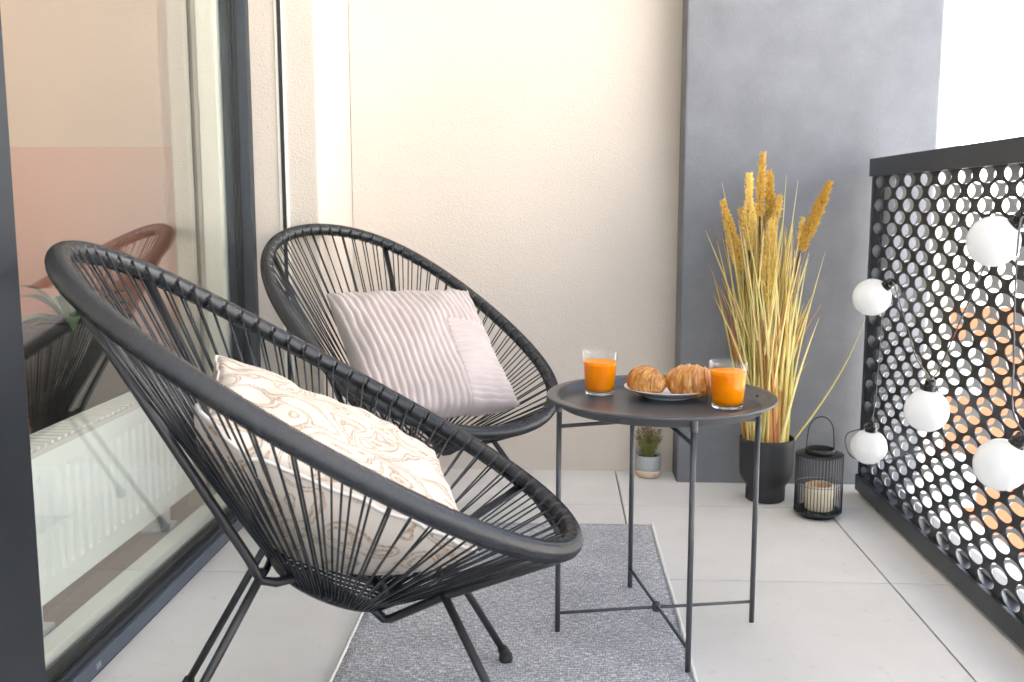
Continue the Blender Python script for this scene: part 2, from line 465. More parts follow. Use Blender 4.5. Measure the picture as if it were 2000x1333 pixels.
pil = thing('stucco_pillar', (-.82, 3.1, 0), 'cream stucco pillar between the window and the end wall', 'pillar')
box('body', (-1.13, 2.87, -.01), (-.70, WY + .25, CEIL), M['stucco'], pil, .006)
box('guide_rail', (-.806, 2.862, .0), (-.796, 2.874, CEIL - .01), M['gasket'], pil, 0)
box('rail_lip', (-.815, 2.866, .0), (-.8062, 2.874, CEIL - .01), M['pvc'], pil, 0)
box('rail_lip', (-.7958, 2.866, .0), (-.788, 2.874, CEIL - .01), M['pvc'], pil, 0)

colm = box('grey_column', (.392, 3.20, -.01), (1.175, WY + .2, CEIL), M['column'], None, .006)
tag(colm, 'grey plastered concrete column behind the tall dried grass', 'column')

ceil = box('ceiling', (-4.4, -2.6, CEIL), (1.22, WY + .3, CEIL + .3), M['ceiling'], None, 0)
struct(ceil, 'white underside of the balcony above')
endw = box('interior_wall', (-4.65, -2.7, -.2), (-1.131, -2.42, CEIL), M['ceiling'], None, 0)
tag(endw, 'pale side wall of the room behind the viewer', 'wall')

# ---------------------------------------------------------------- the room behind the glass
rf = box('room_floor', (-4.4, -2.4, -.2), (-.9, WY + .2, -.015), M['grout'], None, 0); struct(rf, 'floor slab of the room')
for i in range(18):
    x0 = -4.38 + i * .19
    box('plank', (x0 + .001, -2.39, -.0148), (min(x0 + .189, -1.0), WY + .19, .0), M['woodfloor'], rf, .001)
rw = box('interior_wall', (-4.4, WY, -.01), (-1.131, WY + .25, CEIL), M['room'], None, 0)
tag(rw, 'indoor wall painted pink below and beige above, seen through the window', 'wall')
rb = box('interior_wall', (-4.65, -2.4, -.01), (-4.402, WY, CEIL), M['ceiling'], None, 0)
tag(rb, 'pale far wall inside the room', 'wall')

# window: frame, sill, panes
win = thing('window', (GX, 2.2, 0), 'floor to ceiling window with anthracite frame left of the chairs', 'window')
box('sill', (-.962, 1.55, .0005), (-.897, 2.845, .034), M['anthracite'], win, .003)
box('sill_ledge', (-.962, 1.55, .0343), (-.906, 2.845, .046), M['rail'], win, .002)
box('glazing_bead', (-.9305, 1.562, .0463), (-.920, 2.84, .056), M['gasket'], win, .001)
box('bottom_profile', (-1.01, 1.55, .001), (-.964, 2.845, .066), M['pvc'], win, .003)
box('jamb', (-.965, 2.842, .0005), (-.888, 2.869, CEIL - .005), M['rail'], win, .003)
box('jamb_gasket', (-.9305, 2.834, .0565), (-.921, 2.8415, CEIL - .01), M['gasket'], win, .001)
box('mullion', (-.975, 1.38, .0005), (-.868, 1.548, CEIL - .005), M['mullion'], win, .004)
box('mullion_edge', (-.9300, 1.5485, .0565), (-.884, 1.560, CEIL - .01), M['anthracite'], win, .002)
box('inner_profile', (-1.02, 2.80, .0665), (-.967, 2.869, CEIL - .01), M['pvc'], win, .003)
box('glass_edge', (-1.035, 2.852, .0), (-1.0205, 2.869, CEIL - .01), M['spacer'], win, .001)
box('glass_pane', (-.9345, 1.561, .0465), (-.931, 2.8335, CEIL - .005), M['pane'], win, 0)
box('drain_cap', (-.8968, 1.775, .012), (-.8945, 1.795, .024), M['nail'], win, .001)
win2 = thing('window', (GX, .4, 0), 'second window pane of the facade beside the viewer', 'window')
box('glass_pane', (-.949, -1.2, .047), (-.9455, 1.379, CEIL - .005), M['pane'], win2, 0)
box('sill', (-.962, -1.2, .0005), (-.897, 1.379, .046), M['anthracite'], win2, .003)
fw_ = box('facade_wall', (-1.13, -2.4, -.01), (-.90, -1.2, CEIL), M['stucco'], None, 0)
tag(fw_, 'stucco facade wall behind the viewer', 'wall')

# radiator just inside the glass
rad = thing('radiator', (-1.14, 2.3, 0), 'white ribbed panel radiator standing low behind the window glass', 'radiator')
RX = -1.08; RY0, RY1, RZ0, RZ1 = 1.5, 2.80, .075, .40
def ribbed(yz0, yz1):
    V = []; F = []; n = 0; prof = []
    y = RY0
    while y < RY1 - .001:
        for f, d in ((0, 0), (.30, 0), (.42, .009), (.70, .009), (.82, 0)):
            prof.append((min(y + f * .042, RY1), d))
        y += .042
    prof.append((RY1, 0))
    rows = [(RZ0, 0), (RZ0 + .045, 0), (RZ0 + .055, 1), (RZ1 - .06, 1), (RZ1 - .05, 0), (RZ1, 0)]
    for z, k in rows:
        for y, d in prof: V.append((RX - d * k, y, z))
    w_ = len(prof)
    for i in range(len(rows) - 1):
        for j in range(w_ - 1):
            F.append((i * w_ + j, i * w_ + j + 1, (i + 1) * w_ + j + 1, (i + 1) * w_ + j))
    return V, F
V, F = ribbed(0, 0); mesh('ribbed_panel', V, F, M['radiator'], rad, False, tuple(rad.location))
box('rear_panel', (-1.185, RY0, RZ0 + .01), (-1.165, RY1, RZ1), M['radiator'], rad, .003)
box('side_cover', (-1.164, RY1 - .004, RZ0), (RX - .001, RY1 + .006, RZ1), M['radiator'], rad, .002)
box('top_grille', (-1.166, RY0, RZ1 - .008), (RX + .002, RY1 - .005, RZ1 + .004), M['grille'], rad, .002)
for k in range(44):
    y = RY0 + .02 + k * .029
    box('grille_bar', (-1.16, y, RZ1 + .0043), (RX - .004, y + .012, RZ1 + .010), M['radiator'], rad, 0)
for y in (1.92, 2.62):
    box('stand', (-1.150, y, .012), (-1.105, y + .055, RZ0 + .02), M['radiator'], rad, .004)
    box('stand_plate', (-1.165, y - .02, .0005), (-1.09, y + .075, .0118), M['radiator'], rad, .004)

# houseplant in the room
HX, HY, HZ = -1.46, 2.90, .56
hp = thing('houseplant', (HX, HY, 0), 'leafy green houseplant in a dark woven basket inside the room', 'plant')
prof = [(.0005, .002), (.11, .002)] + [(.115 + .06 * k / 46 + (.004 if k % 2 else 0), .006 + .55 * k / 46) for k in range(47)] + [(.165, .57), (.155, .56), (.145, .50), (.0005, .49)]
lathe('woven_basket', prof, M['basket'], hp, 40, (HX, HY, 0))
for k in range(26):
    a = random.uniform(0, 2 * pi); l = random.uniform(.14, .30); el = random.uniform(.25, 1.3)
    b = Vector((HX + .03 * cos(a), HY + .03 * sin(a), HZ)); V = []; F = []
    n = 8; wd = random.uniform(.014, .028); side = Vector((-sin(a), cos(a), 0))
    for i in range(n + 1):
        t = i / n; e_ = el - t * .9
        p = b + Vector((cos(a) * cos(el) * l * t, sin(a) * cos(el) * l * t, l * sin(el) * t - .10 * t * t * l / .2))
        ww = wd * sin(pi * min(1, t * .95 + .05)) ** .8 + .001
        V += [p - side * ww, p + Vector((0, 0, -ww * .4)), p + side * ww]
        if i: q = 3 * i; F += [(q - 3, q - 2, q + 1, q), (q - 2, q - 1, q + 2, q + 1)]
    mesh('leaf', V, F, M['houseleaf'], hp, True, tuple(hp.location))

# ---------------------------------------------------------------- outside: street level, opposite houses
gnd = box('ground', (-260, -260, -10.2), (300, 320, -9.6), M['ground'], None, 0); struct(gnd, 'pale paved ground far below the balcony')
ob = thing('apartment_building', (11, 22, -9.6), 'low orange rendered house beyond the perforated railing', 'building')
box('wall', (6.4, 20, -9.6), (17, 32, -1.1), M['orangewall'], ob, .02)
box('parapet', (6.3, 19.9, -1.099), (17.1, 32.1, -.75), M['whitewall'], ob, .02)
box('plinth', (6.35, 19.95, -9.59), (17.05, 32.05, -6.3), M['whitewall'], ob, .02)
for k in range(3):
    for z in (-5.2, -2.9):
        x = 7.6 + k * 3.3
        f = box('window', (x, 19.93, z), (x + .9, 20.01, z + 1.1), M['farframe'], ob, .01)
        box('pane', (x + .08, 19.92, z + .08), (x + .82, 19.929, z + 1.02), M['darkpane'], f, 0, off=tuple(ob.location))
wb = thing('apartment_building', (22, 40, -9.6), 'tall white apartment house glaring in sunlight beyond the railing', 'building')
box('wall', (22, 24, -9.6), (34, 90, 19), M['whitewall'], wb, .02)
for k in range(13):
    for z in (-1.2, 2.0, 5.2, 8.4, 11.6, 14.8):
        y = 26.0 + k * 4.8
        f = box('window', (21.96, y, z), (22.01, y + 1.3, z + 1.5), M['farframe'], wb, 0)
        box('pane', (21.95, y + .1, z + .1), (21.959, y + 1.2, z + 1.4), M['darkpane'], f, 0, off=tuple(wb.location))
wc = thing('apartment_building', (16, 4, -9.6), 'white apartment house across the street beside the orange one', 'building')
box('wall', (17, -40, -9.6), (30, 22, 11), M['whitewall'], wc, .02)
for k in range(11):
    for z in (-7.5, -4.3, -1.1, 2.1, 5.3, 8.2):
        y = -36 + k * 5.2
        f = box('window', (16.96, y, z), (17.01, y + 1.3, z + 1.5), M['farframe'], wc, 0)
        box('pane', (16.95, y + .1, z + .1), (16.959, y + 1.2, z + 1.4), M['darkpane'], f, 0, off=tuple(wc.location))

# ---------------------------------------------------------------- railing
ral = thing('railing', (.96, 1.5, 0), 'black balcony railing of perforated metal with a flat top rail', 'railing')
R0Y, R1Y = -1.0, 3.105
box('top_rail', (.945, R0Y, .996), (1.03, R1Y + .012, 1.050), M['rail'], ral, .003)
box('bottom_rail', (.945, R0Y, .012), (1.03, R1Y + .004, .062), M['rail'], ral, .003)
box('post', (.953, R1Y - .004, .0625), (1.022, R1Y + .004, .9955), M['rail'], ral, .001)
box('post', (.953, R0Y, .0625), (1.022, R0Y + .05, .9955), M['rail'], ral, .002)
for y in (.9, 1.9, 2.9):
    box('foot_bracket', (.955, y, .0005), (1.02, y + .03, .0118), M['rail'], ral, .001)
def perforated(x, dx):
    PW, PH, A, B, K = .125, .0345, .0445, .0192, 20
    q = B / A; nb = [(sx * PW / 2 * q, sz * PH) for sx in (-1, 1) for sz in (-1, 1)] + [(0, -2 * PH), (0, 2 * PH), (-PW * q, 0), (PW * q, 0)]
    corners = []
    for i in range(len(nb)):
        for j in range(i):
            (a, b), (c, d) = nb[i], nb[j]; det = a * d - b * c
            if abs(det) < 1e-9: continue
            e, f = (a * a + b * b) / 2, (c * c + d * d) / 2; px_, pz_ = (e * d - b * f) / det, (a * f - e * c) / det
            if all(px_ * u + pz_ * v <= (u * u + v * v) / 2 + 1e-9 for u, v in nb): corners.append(atan2(pz_, px_) % (2 * pi))
    ang = []
    for a in sorted(corners + [2 * pi * k / K for k in range(K)]):
        if not ang or a - ang[-1] > .02: ang.append(a)
        elif min(abs(a - c) for c in corners) < 1e-6: ang[-1] = a
    K = len(ang)
    cell = []
    for a in ang:
        u, v = cos(a), sin(a); r = min((n[0] ** 2 + n[1] ** 2) / 2 / max(1e-9, n[0] * u + n[1] * v) for n in nb if n[0] * u + n[1] * v > 1e-6)
        cell.append((u * r / q, v * r))
    V = []; F = []; rows = 30; z0 = .0637 - 2 * PH; y_hi, y_lo = R1Y - .005, R0Y + .05
    zl, zh = .0300, 1.0300
    for r in range(-1, rows + 2):
        zc = z0 + (r + .5) * PH; yo = 3.043 - (PW / 2 if r % 2 else 0)
        for c in range(-1, 36):
            yc = yo - c * PW
            if yc - PW > y_hi or yc + PW < y_lo: continue
            hole = zc - B > zl + .002 and zc + B < zh - .002 and yc - A > y_lo and yc + A < y_hi
            out = [(min(max(yc + p[0], y_lo), y_hi), min(max(zc + p[1], zl), zh)) for p in cell]
            b = len(V)
            V += [(x, *p) for p in out]
            if not hole:
                F.append(tuple(range(b, b + K))); continue
            inn = [(yc + A * cos(a), zc + B * sin(a)) for a in ang]
            V += [(x, *p) for p in inn] + [(x + dx, *p) for p in inn]
            for i in range(K):
                j = (i + 1) % K
                F.append((b + i, b + j, b + K + j, b + K + i)); F.append((b + K + i, b + K + j, b + 2 * K + j, b + 2 * K + i))
    return V, F
V, F = perforated(.957, .002); mesh('perforated_sheet', V, F, M['sheet_in'], ral, False, tuple(ral.location))
V, F = perforated(.990, .002); mesh('outer_perforated_sheet', V, F, M['sheet_out'], ral, False, tuple(ral.location))

# ================================================================== CHAIRS
SH = (0.9207, 0.6908, 0.0419, 0.6001, 0.5402, 0.0331, 0.0060, 0.0003, 0.0021, -0.0089)
def rim_pt(t):
    L_, W_, egg, zc, tilt, b3, c2, c3, a2, a3 = SH
    a = L_ / 2 * (cos(t) + a3 * cos(3 * t)) + a2 * cos(2 * t)
    b = W_ / 2 * (sin(t) + egg * sin(2 * t) + b3 * sin(3 * t))
    n = c2 * cos(2 * t) + c3 * cos(3 * t)
    return Vector((a * cos(tilt) + n * sin(tilt), b, zc - a * sin(tilt) + n * cos(tilt)))
RING_C, RA, RB, RS = Vector((.0, 0, .298)), .088, .085, -.45
def ring_pt(a):
    x = RA * cos(a); return Vector((RING_C.x + x, RB * sin(a), RING_C.z + RS * x))
# arc-length table of the rim
TN = 2000; tab = [rim_pt(2 * pi * i / TN) for i in range(TN + 1)]; acc = [0]
for i in range(TN): acc.append(acc[-1] + (tab[i + 1] - tab[i]).length)
PER = acc[-1]
def t_at(s):
    s %= PER; lo, hi = 0, TN
    while hi - lo > 1:
        mid = (lo + hi) // 2
        if acc[mid] <= s: lo = mid
        else: hi = mid
    return 2 * pi * (lo + (s - acc[lo]) / (acc[lo + 1] - acc[lo])) / TN
NC, RR = 74, .0168
def make_chair(label):
    root = thing('string_chair', (0, 0, 0), label, 'chair', 'round black string chairs')
    # wrapped rim: a fine cord wound round the tube; at every seat cord the winding opens on the inner side
    wraps = NC * 9; per = 3; n = wraps * per; gap = PER / NC; seg = 16
    V = []; F = []
    for i in range(n):
        s_ = PER * i / n; p = rim_pt(t_at(s_)); tg = (rim_pt(t_at(s_ + .004)) - rim_pt(t_at(s_ - .004))).normalized()
        cin = Vector((0, 0, .60)) - p; u = (cin - tg * cin.dot(tg)).normalized(); v = tg.cross(u)
        d = min(s_ % gap, gap - s_ % gap); r = RR + (.0006 if i % per == 1 else 0) - (.0006 if i % per == 0 else 0)
        for k in range(seg):
            a = 2 * pi * k / seg; notch = .006 * max(0, cos(a)) ** .5 if d < .0028 else 0
            V.append(p + (u * cos(a) + v * sin(a)) * (r - notch))
    for i in range(n):
        j = (i + 1) % n
        for k in range(seg):
            l = (k + 1) % seg; F.append((i * seg + k, i * seg + l, j * seg + l, j * seg + k))
    mesh('rim', V, F, M['cord'], root, True)
    tube('seat_ring', [ring_pt(2 * pi * k / 40) for k in range(40)], .011, M['cord'], root, 10, True)
    for k in range(9):
        y_ = (k - 4) / 4.6 * RB; xx = RA * sqrt(max(0, 1 - (y_ / RB) ** 2)) * .98
        tube('seat_cord', [(RING_C.x - xx, y_, RING_C.z - RS * xx), (RING_C.x, y_ * .97, RING_C.z - .006), (RING_C.x + xx, y_, RING_C.z + RS * xx)], .0028, M['cord'], root, 6)
    for k in range(NC):
        t = t_at(PER * k / NC); p = rim_pt(t); t2 = t_at(PER * (k + .45) / NC); p2 = rim_pt(t2)
        a = 2 * pi * k / NC
        q = ring_pt(a) + Vector((cos(a), sin(a), 0)) * .006 + Vector((0, 0, -.007)); q2 = ring_pt(a + pi / NC) + Vector((cos(a), sin(a), 0)) * .004 + Vector((0, 0, -.005))
        inn = (Vector((0, 0, .60)) - p); inn.z = 0; inn.normalize()
        e1 = p + inn * RR * .93 + Vector((0, 0, .004)); e2 = p2 - inn * RR * .2 - Vector((0, 0, RR * .9))
        def line(a_, b_, sag):
            return [a_.lerp(b_, i / 5) - Vector((0, 0, sag * sin(pi * i / 5))) for i in range(6)]
        jit = random.uniform(.0, .004)
        # over the rim, down inside, round the seat ring and up again outside
        over = [p]
        V, F = merge(tube_geo(over + line(e1, q, jit), .0019, 6), tube_geo(line(e2, q2, jit), .0019, 6))
        mesh('cord', V, F, M['cord'], root, True)
    for s in (-1, 1):
        jr = Vector((-.10, .125 * s, .352)); dip = Vector((.084, .055 * s, .240)); jf = Vector((.178, .125 * s, .307))
        tb, tf = (pi - 0.62) * s, .52 * s
        rb_, rf_ = rim_pt(tb), rim_pt(tf)
        rb_ = rb_ - Vector((0, 0, .012)); rf_ = rf_ - Vector((0, 0, .012))
        path = [rb_.lerp(jr, f) for f in (0, .5, .93)] + [jr + Vector((.0, 0, -.006)), jr.lerp(dip, .12)] + \
               [Vector((jr.x + (dip.x - jr.x) * f, dip.y, jr.z + (dip.z - jr.z) * f + .012)) for f in (.35, .6, .9)] + [dip + Vector((0, 0, .004))] + [dip.lerp(jf, f) for f in (.12, .5, .9)] + \
               [jf + Vector((.004, 0, .002))] + [jf.lerp(rf_, f) for f in (.1, .5, 1)]
        tube('frame_rod', path, .0075, M['rod'], root, 10)
        for nm_, j, ft in (('leg', jr, Vector((-.288, .205 * s, .019))), ('leg', jf, Vector((.322, .262 * s, .019)))):
            d = (ft - j).normalized()
            l = tube(nm_, [j - d * .012, j.lerp(ft, .5), ft], .0070, M['rod'], root, 10)
            g1 = tube_geo([ft - d * .022, ft - d * .018, ft - d * .006, ft], [.0090, .0105, .0105, .010], 12)
            g2 = lathe_geo([(.0005, -.019), (.009, -.0185), (.013, -.014), (.014, -.006), (.0125, .002), (.009, .005), (.0005, .006)], 16, tuple(ft))
            V, F = merge(g1, g2); mesh('foot', V, F, M['rubber'], l, True)
    for j0 in (Vector((-.10, 0, .346)), Vector((.178, 0, .300))):
        a, b = j0 + Vector((0, -.122, .003)), j0 + Vector((0, .122, .003))
        tube('cross_rod', [a, j0 + Vector((0, -.05, -.010)), j0 + Vector((0, 0, -.013)), j0 + Vector((0, .05, -.010)), b], .006, M['rod'], root, 8)
    return root
def dup(root, label):
    r = root.copy(); COL.objects.link(r); r['label'] = label
    for ch in list(root.children):
        c = ch.copy(); COL.objects.link(c); c.parent = r
        for g in list(ch.children):
            d = g.copy(); COL.objects.link(d); d.parent = c
    return r
near = make_chair('black string chair closest to the viewer, holding the patterned cream cushion')
far = dup(near, 'black string chair by the stucco wall, holding the ribbed blush cushion')
NP, FP = (-.3731, 1.5536, .1771), (-.4072, 2.5958, -.7009)
near.location = (NP[0], NP[1], 0); near.rotation_euler = (0, 0, NP[2])
far.location = (FP[0], FP[1], .001); far.rotation_euler = (0, 0, FP[2])

# ---------------------------------------------------------------- cushions
RIMA = [(atan2(p.y, p.x), p) for p in tab]
def string_z(x, y):
    a = atan2(y, x); r = hypot(x, y)
    best = min(RIMA[::20], key=lambda q: abs((q[0] - a + pi) % (2 * pi) - pi))[1]
    rr = hypot(best.x, best.y); k = 1 / hypot(cos(a) / RA, sin(a) / RB)
    u = (r - k) / (rr - k)
    if u < 0: return RING_C.z + RS * x
    rz = RING_C.z + RS * k * cos(a)
    return rz + (best.z - rz) * u
def cushion(name, label, s, T, p, pose, m, ribs=None, N_=64, pipe=None, seed=0, sag=1.0, puff=1.0):
    loc = Vector(p[:3])
    Rm = Matrix.Rotation(p[3], 3, 'Z') @ Matrix.Rotation(p[4], 3, 'Y') @ Matrix.Rotation(p[5], 3, 'X')
    V = []; F = []; h = s / 2
    c_, s_ = cos(pose[2]), sin(pose[2])
    def place(u, v, z):
        pin = .055
        x = u * h * (1 - pin * (1 - v * v) * abs(u)); y = v * h * (1 - pin * (1 - u * u) * abs(v))
        wv = noise.noise(Vector((u * 1.6 + seed, v * 1.6, 3.1))) * .012 * (1 - max(abs(u), abs(v)) ** 4)
        cr = .010 * noise.noise(Vector((u * 5 + seed, v * 5, 9))) * (max(abs(u), abs(v)) ** 2)
        return Vector((x, y, z + wv + cr))
    def thick(u, v):
        e = (1 - u * u) * (1 - v * v)
        return T / 2 * max(e, 0) ** .42
    idx = {}
    for side in (1, -1):
        for i in range(N_ + 1):
            for j in range(N_ + 1):
                edge = i in (0, N_) or j in (0, N_)
                if side < 0 and edge: idx[(side, i, j)] = idx[(1, i, j)]; continue
                u = -cos(pi * i / N_) * .35 + (2 * i / N_ - 1) * .65; v = -cos(pi * j / N_) * .35 + (2 * j / N_ - 1) * .65
                z = side * thick(u, v) * (sag if side < 0 else puff)
                if ribs and not edge: z += side * ribs(u, v)
                q = Rm @ place(u, v, z)
                # let the sagging cords carry it: nothing below the string surface
                wx, wy = loc.x + q.x - pose[0], loc.y + q.y - pose[1]
                lx, ly = wx * c_ + wy * s_, -wx * s_ + wy * c_
                zs = string_z(lx, ly) + .008
                if loc.z + q.z < zs: q.z = zs - loc.z + (.002 if side > 0 else 0) + max(0, side) * min(.03, (zs - loc.z - q.z) * .0)
                V.append(q); idx[(side, i, j)] = len(V) - 1
        for i in range(N_):
            for j in range(N_):
                f = (idx[(side, i, j)], idx[(side, i + 1, j)], idx[(side, i + 1, j + 1)], idx[(side, i, j + 1)])
                F.append(f if side > 0 else f[::-1])
    root = thing(name, loc, label, 'cushion')
    mesh('cover', V, F, m, root, True)
    ring = [idx[(1, i, 0)] for i in range(N_)] + [idx[(1, N_, j)] for j in range(N_)] + [idx[(1, i, N_)] for i in range(N_, 0, -1)] + [idx[(1, 0, j)] for j in range(N_, 0, -1)]
    pts = [V[i].copy() for i in ring]
    # slight outward lift
    if pipe:
        Vp, Fp = tube_geo(pts, pipe, 6, True); mesh('piping', Vp, Fp, M['piping'] if m is not M['corduroy'] else m, root, True)
    return root
def cord_ribs(u, v):
    # u runs up the cushion, v across; patch at one lower corner has ribs the other way
    wob = .03 * noise.noise(Vector((u * 2, v * 2, 0)))
    pu, pv = .12, -.02
    a = u if False else u
    return None
def ribs_far(u, v):
    # local x axis of the fit (u) runs left to right, y axis (v) from the bottom edge to the top
    wob = .022 * noise.noise(Vector((u * 1.7, v * 1.7, 0)))
    amp = .0078
    patch = u > .30 and v < .28
    ph = (v + wob * .5) * 15 if patch else (u + wob + .06 * v) * 12.5
    r = abs(sin(ph * pi / 1.15))
    seam = min(abs(u - .30) if v < .28 else 9, abs(v - .28) if u > .30 else 9)
    k = -.004 if seam < .012 else 0
    return amp * (r ** .7 - .5) * (.8 if patch else 1) + k
cushion('cushion', 'cream cushion with tan squiggle embroidery in the closest chair', .435, .15,
        (-.362, 1.5495, .5292 - .006, .332, .4746, .1174), NP, M['linen'], None, 72, .0029, 4, 2.4, .55)
cushion('cushion', 'blush corduroy cushion with a patch of sideways ribs in the chair by the wall', .43, .14,
        (-.3649, 2.606, .5217, .5743, .0264, .7444), FP, M['corduroy'], ribs_far, 150, None, 11, 1.6)

# ================================================================== RUG
rug = thing('rug', (-.085, 1.8, 0), 'grey woven rug under the round table with white bound edge', 'rug')
RX0, RX1, RYA, RYB = -.436, .268, .75, 2.742
V = []; F = []; nx, ny = 30, 80
for j in range(ny + 1):
    for i in range(nx + 1):
        x = RX0 + (RX1 - RX0) * i / nx; y = RYA + (RYB - RYA) * j / ny
        e = min(i, nx - i, j, ny - j)
        x += .0025 * noise.noise(Vector((y * 3, 0, 1 if i < 15 else 5))) * (abs(i - 15) / 15)
        V.append((x, y, .0055 + .0012 * noise.noise(Vector((x * 6, y * 6, 0))) - (.002 if e == 0 else 0)))
w_ = nx + 1
for j in range(ny):
    for i in range(nx): F.append((j * w_ + i, j * w_ + i + 1, (j + 1) * w_ + i + 1, (j + 1) * w_ + i))
b = len(V); bord = [i for i in range(nx)] + [nx + j * w_ for j in range(ny)] + [ny * w_ + i for i in range(nx, 0, -1)] + [j * w_ for j in range(ny, 0, -1)]
for i in bord: V.append((V[i][0], V[i][1], .0008))
for k in range(len(bord)):
    l = (k + 1) % len(bord); F.append((bord[k], b + k, b + l, bord[l]))
mesh('woven_field', V, F, M['rug'], rug, True, tuple(rug.location))
for xs, i in ((RX0, 0), (RX1, nx)):
    pts = []
    for j in range(ny * 6 + 1):
        a = V[int(j / 6) * w_ + i] if j < ny * 6 else V[ny * w_ + i]; c = V[min(int(j / 6) + 1, ny) * w_ + i]; f = (j % 6) / 6
        pts.append((a[0] + (c[0] - a[0]) * f + random.uniform(-.0006, .0006), a[1] + (c[1] - a[1]) * f + 1e-5 * j, .0042))
    rs = [.0034 + .0011 * (k % 2) + random.uniform(0, .0006) for k in range(len(pts))]
    tube('binding', pts, rs, M['edging'], rug, 6)

# ================================================================== SIDE TABLE
TX, TY, TZ, TR = .2137, 2.0496, .5176, .2387
tb = thing('side_table', (TX, TY, 0), 'round dark grey metal tray table with thin legs', 'table')
lathe('tray', [(.0001, TZ - .0205), (.10, TZ - .0205), (.2035, TZ - .0205), (.2085, TZ - .0185), (.2165, TZ - .002), (.219, TZ - .0003), (.2345, TZ), (.2375, TZ - .0006),
               (.2387, TZ - .002), (.2384, TZ - .0045), (.2365, TZ - .0062), (.2345, TZ - .0062), (.2225, TZ - .0062), (.2205, TZ - .008), (.2120, TZ - .0235), (.2085, TZ - .0250), (.10, TZ - .0250), (.0001, TZ - .0250)],
      M['table'], tb, 96, (TX, TY, 0))
LR = .217
for k, a in enumerate((11, 101, 191, 281)):
    c, s = cos(radians(a)), sin(radians(a))
    g1 = tube_geo([(TX + LR * c, TY + LR * s, .0075 if k else .001), (TX + LR * c, TY + LR * s, .25), (TX + LR * c * .998, TY + LR * s * .998, TZ - .030)], .0057, 12)
    l = mesh('leg', *g1, M['table'], tb, True, tuple(tb.location))
    V, F = merge(bx_ := tube_geo([(TX + (LR + .001) * c, TY + (LR + .001) * s, TZ - .032), (TX + (LR + .001) * c, TY + (LR + .001) * s, TZ - .0075)], .0075, 12))
    mesh('tray_clip', V, F, M['table'], l, False, tuple(tb.location))
for k, (a, z) in enumerate(((11, .048), (101, .052))):
    c, s = cos(radians(a)), sin(radians(a))
    tube('stretcher', [(TX + LR * c, TY + LR * s, z), (TX + .03 * c, TY + .03 * s, z), (TX - .03 * c, TY - .03 * s, z + .001), (TX - LR * c, TY - LR * s, z)], .0036, M['table'], tb, 8)
    tube('upper_bar', [(TX + LR * c, TY + LR * s, .455 + .005 * k), (TX, TY, .463 + .005 * k), (TX - LR * c, TY - LR * s, .455 + .005 * k)], .0042, M['table'], tb, 8)
lathe('pivot', [(.0005, .040), (.008, .040), (.009, .043), (.009, .056), (.007, .060), (.0005, .061)], M['table'], tb, 16, (TX, TY, 0))
DZ = TZ - .0205

def tumbler(x, y, label, fill, sc=1.0):
    g = thing('drinking_glass', (x, y, DZ), label, 'glass', 'glasses of orange juice')
    H_, r0, r1 = .098 * sc, .0315 * sc, .0395 * sc; w_ = .0019
    def ro(z): return r0 + (r1 - r0) * (z / H_) ** .9
    out = [(.0005, .0004), (r0 - .004, .0004), (r0 - .001, .0018)] + [(ro(z), z) for z in [H_ * k / 10 for k in range(1, 10)]] + [(r1, H_ - .001), (r1 - .0007, H_), (r1 - w_ + .0004, H_ - .0004)]
    zb = .0075
    inn = [(ro(z) - w_, z) for z in [zb + .004 + (H_ - zb - .006) * k / 9 for k in range(9, -1, -1)]] + [(r0 - .004, zb), (.0005, zb - .001)]
    V, F = lathe_geo(out[3:] + inn[:-2], 56); mesh('tumbler', V, F, M['thinglass'], g, True)
    V, F = lathe_geo(out[:4] + [(ro(zb) - .0003, zb + .002), (r0 - .004, zb + .0002), (.0005, zb - .001)], 56); mesh('thick_base', V, F, M['glass'], g, True)
    top = H_ * fill
    jr = [(.0005, zb + .0012), (r0 - .0042, zb + .0022)] + [(ro(z) - w_ + .0004, z) for z in [zb + .0042 + (top - zb - .0042) * k / 8 for k in range(9)]] + [(ro(top) - w_ - .0012, top - .0009), (.0005, top - .0011)]
    V, F = lathe_geo(jr, 56); mesh('juice', V, F, M['juice'], g, True)
tumbler(.0895, 2.142, 'glass of orange juice left of the croissants', .755)
tumbler(.345, 2.005, 'glass of orange juice right of the croissants, near the tray edge', .80)

PX, PY = .237, 2.125
pl = lathe('plate', [(.0005, .0035), (.05, .0035), (.062, .006), (.085, .0155), (.0945, .0205), (.0955, .0218), (.0945, .0226), (.084, .0185), (.062, .0098), (.05, .0075), (.0005, .007)][::1] , M['plate'], None, 72, (0, 0, 0))
pl.location = (PX, PY, DZ + .0008)
V, F = lathe_geo([(.048, .0036), (.0475, .0), (.052, .0), (.0525, .0042)], 48); foot = mesh('foot_ring', V, F, M['plate'], pl, True)
tag(pl, 'white plate under the two croissants on the tray', 'plate')

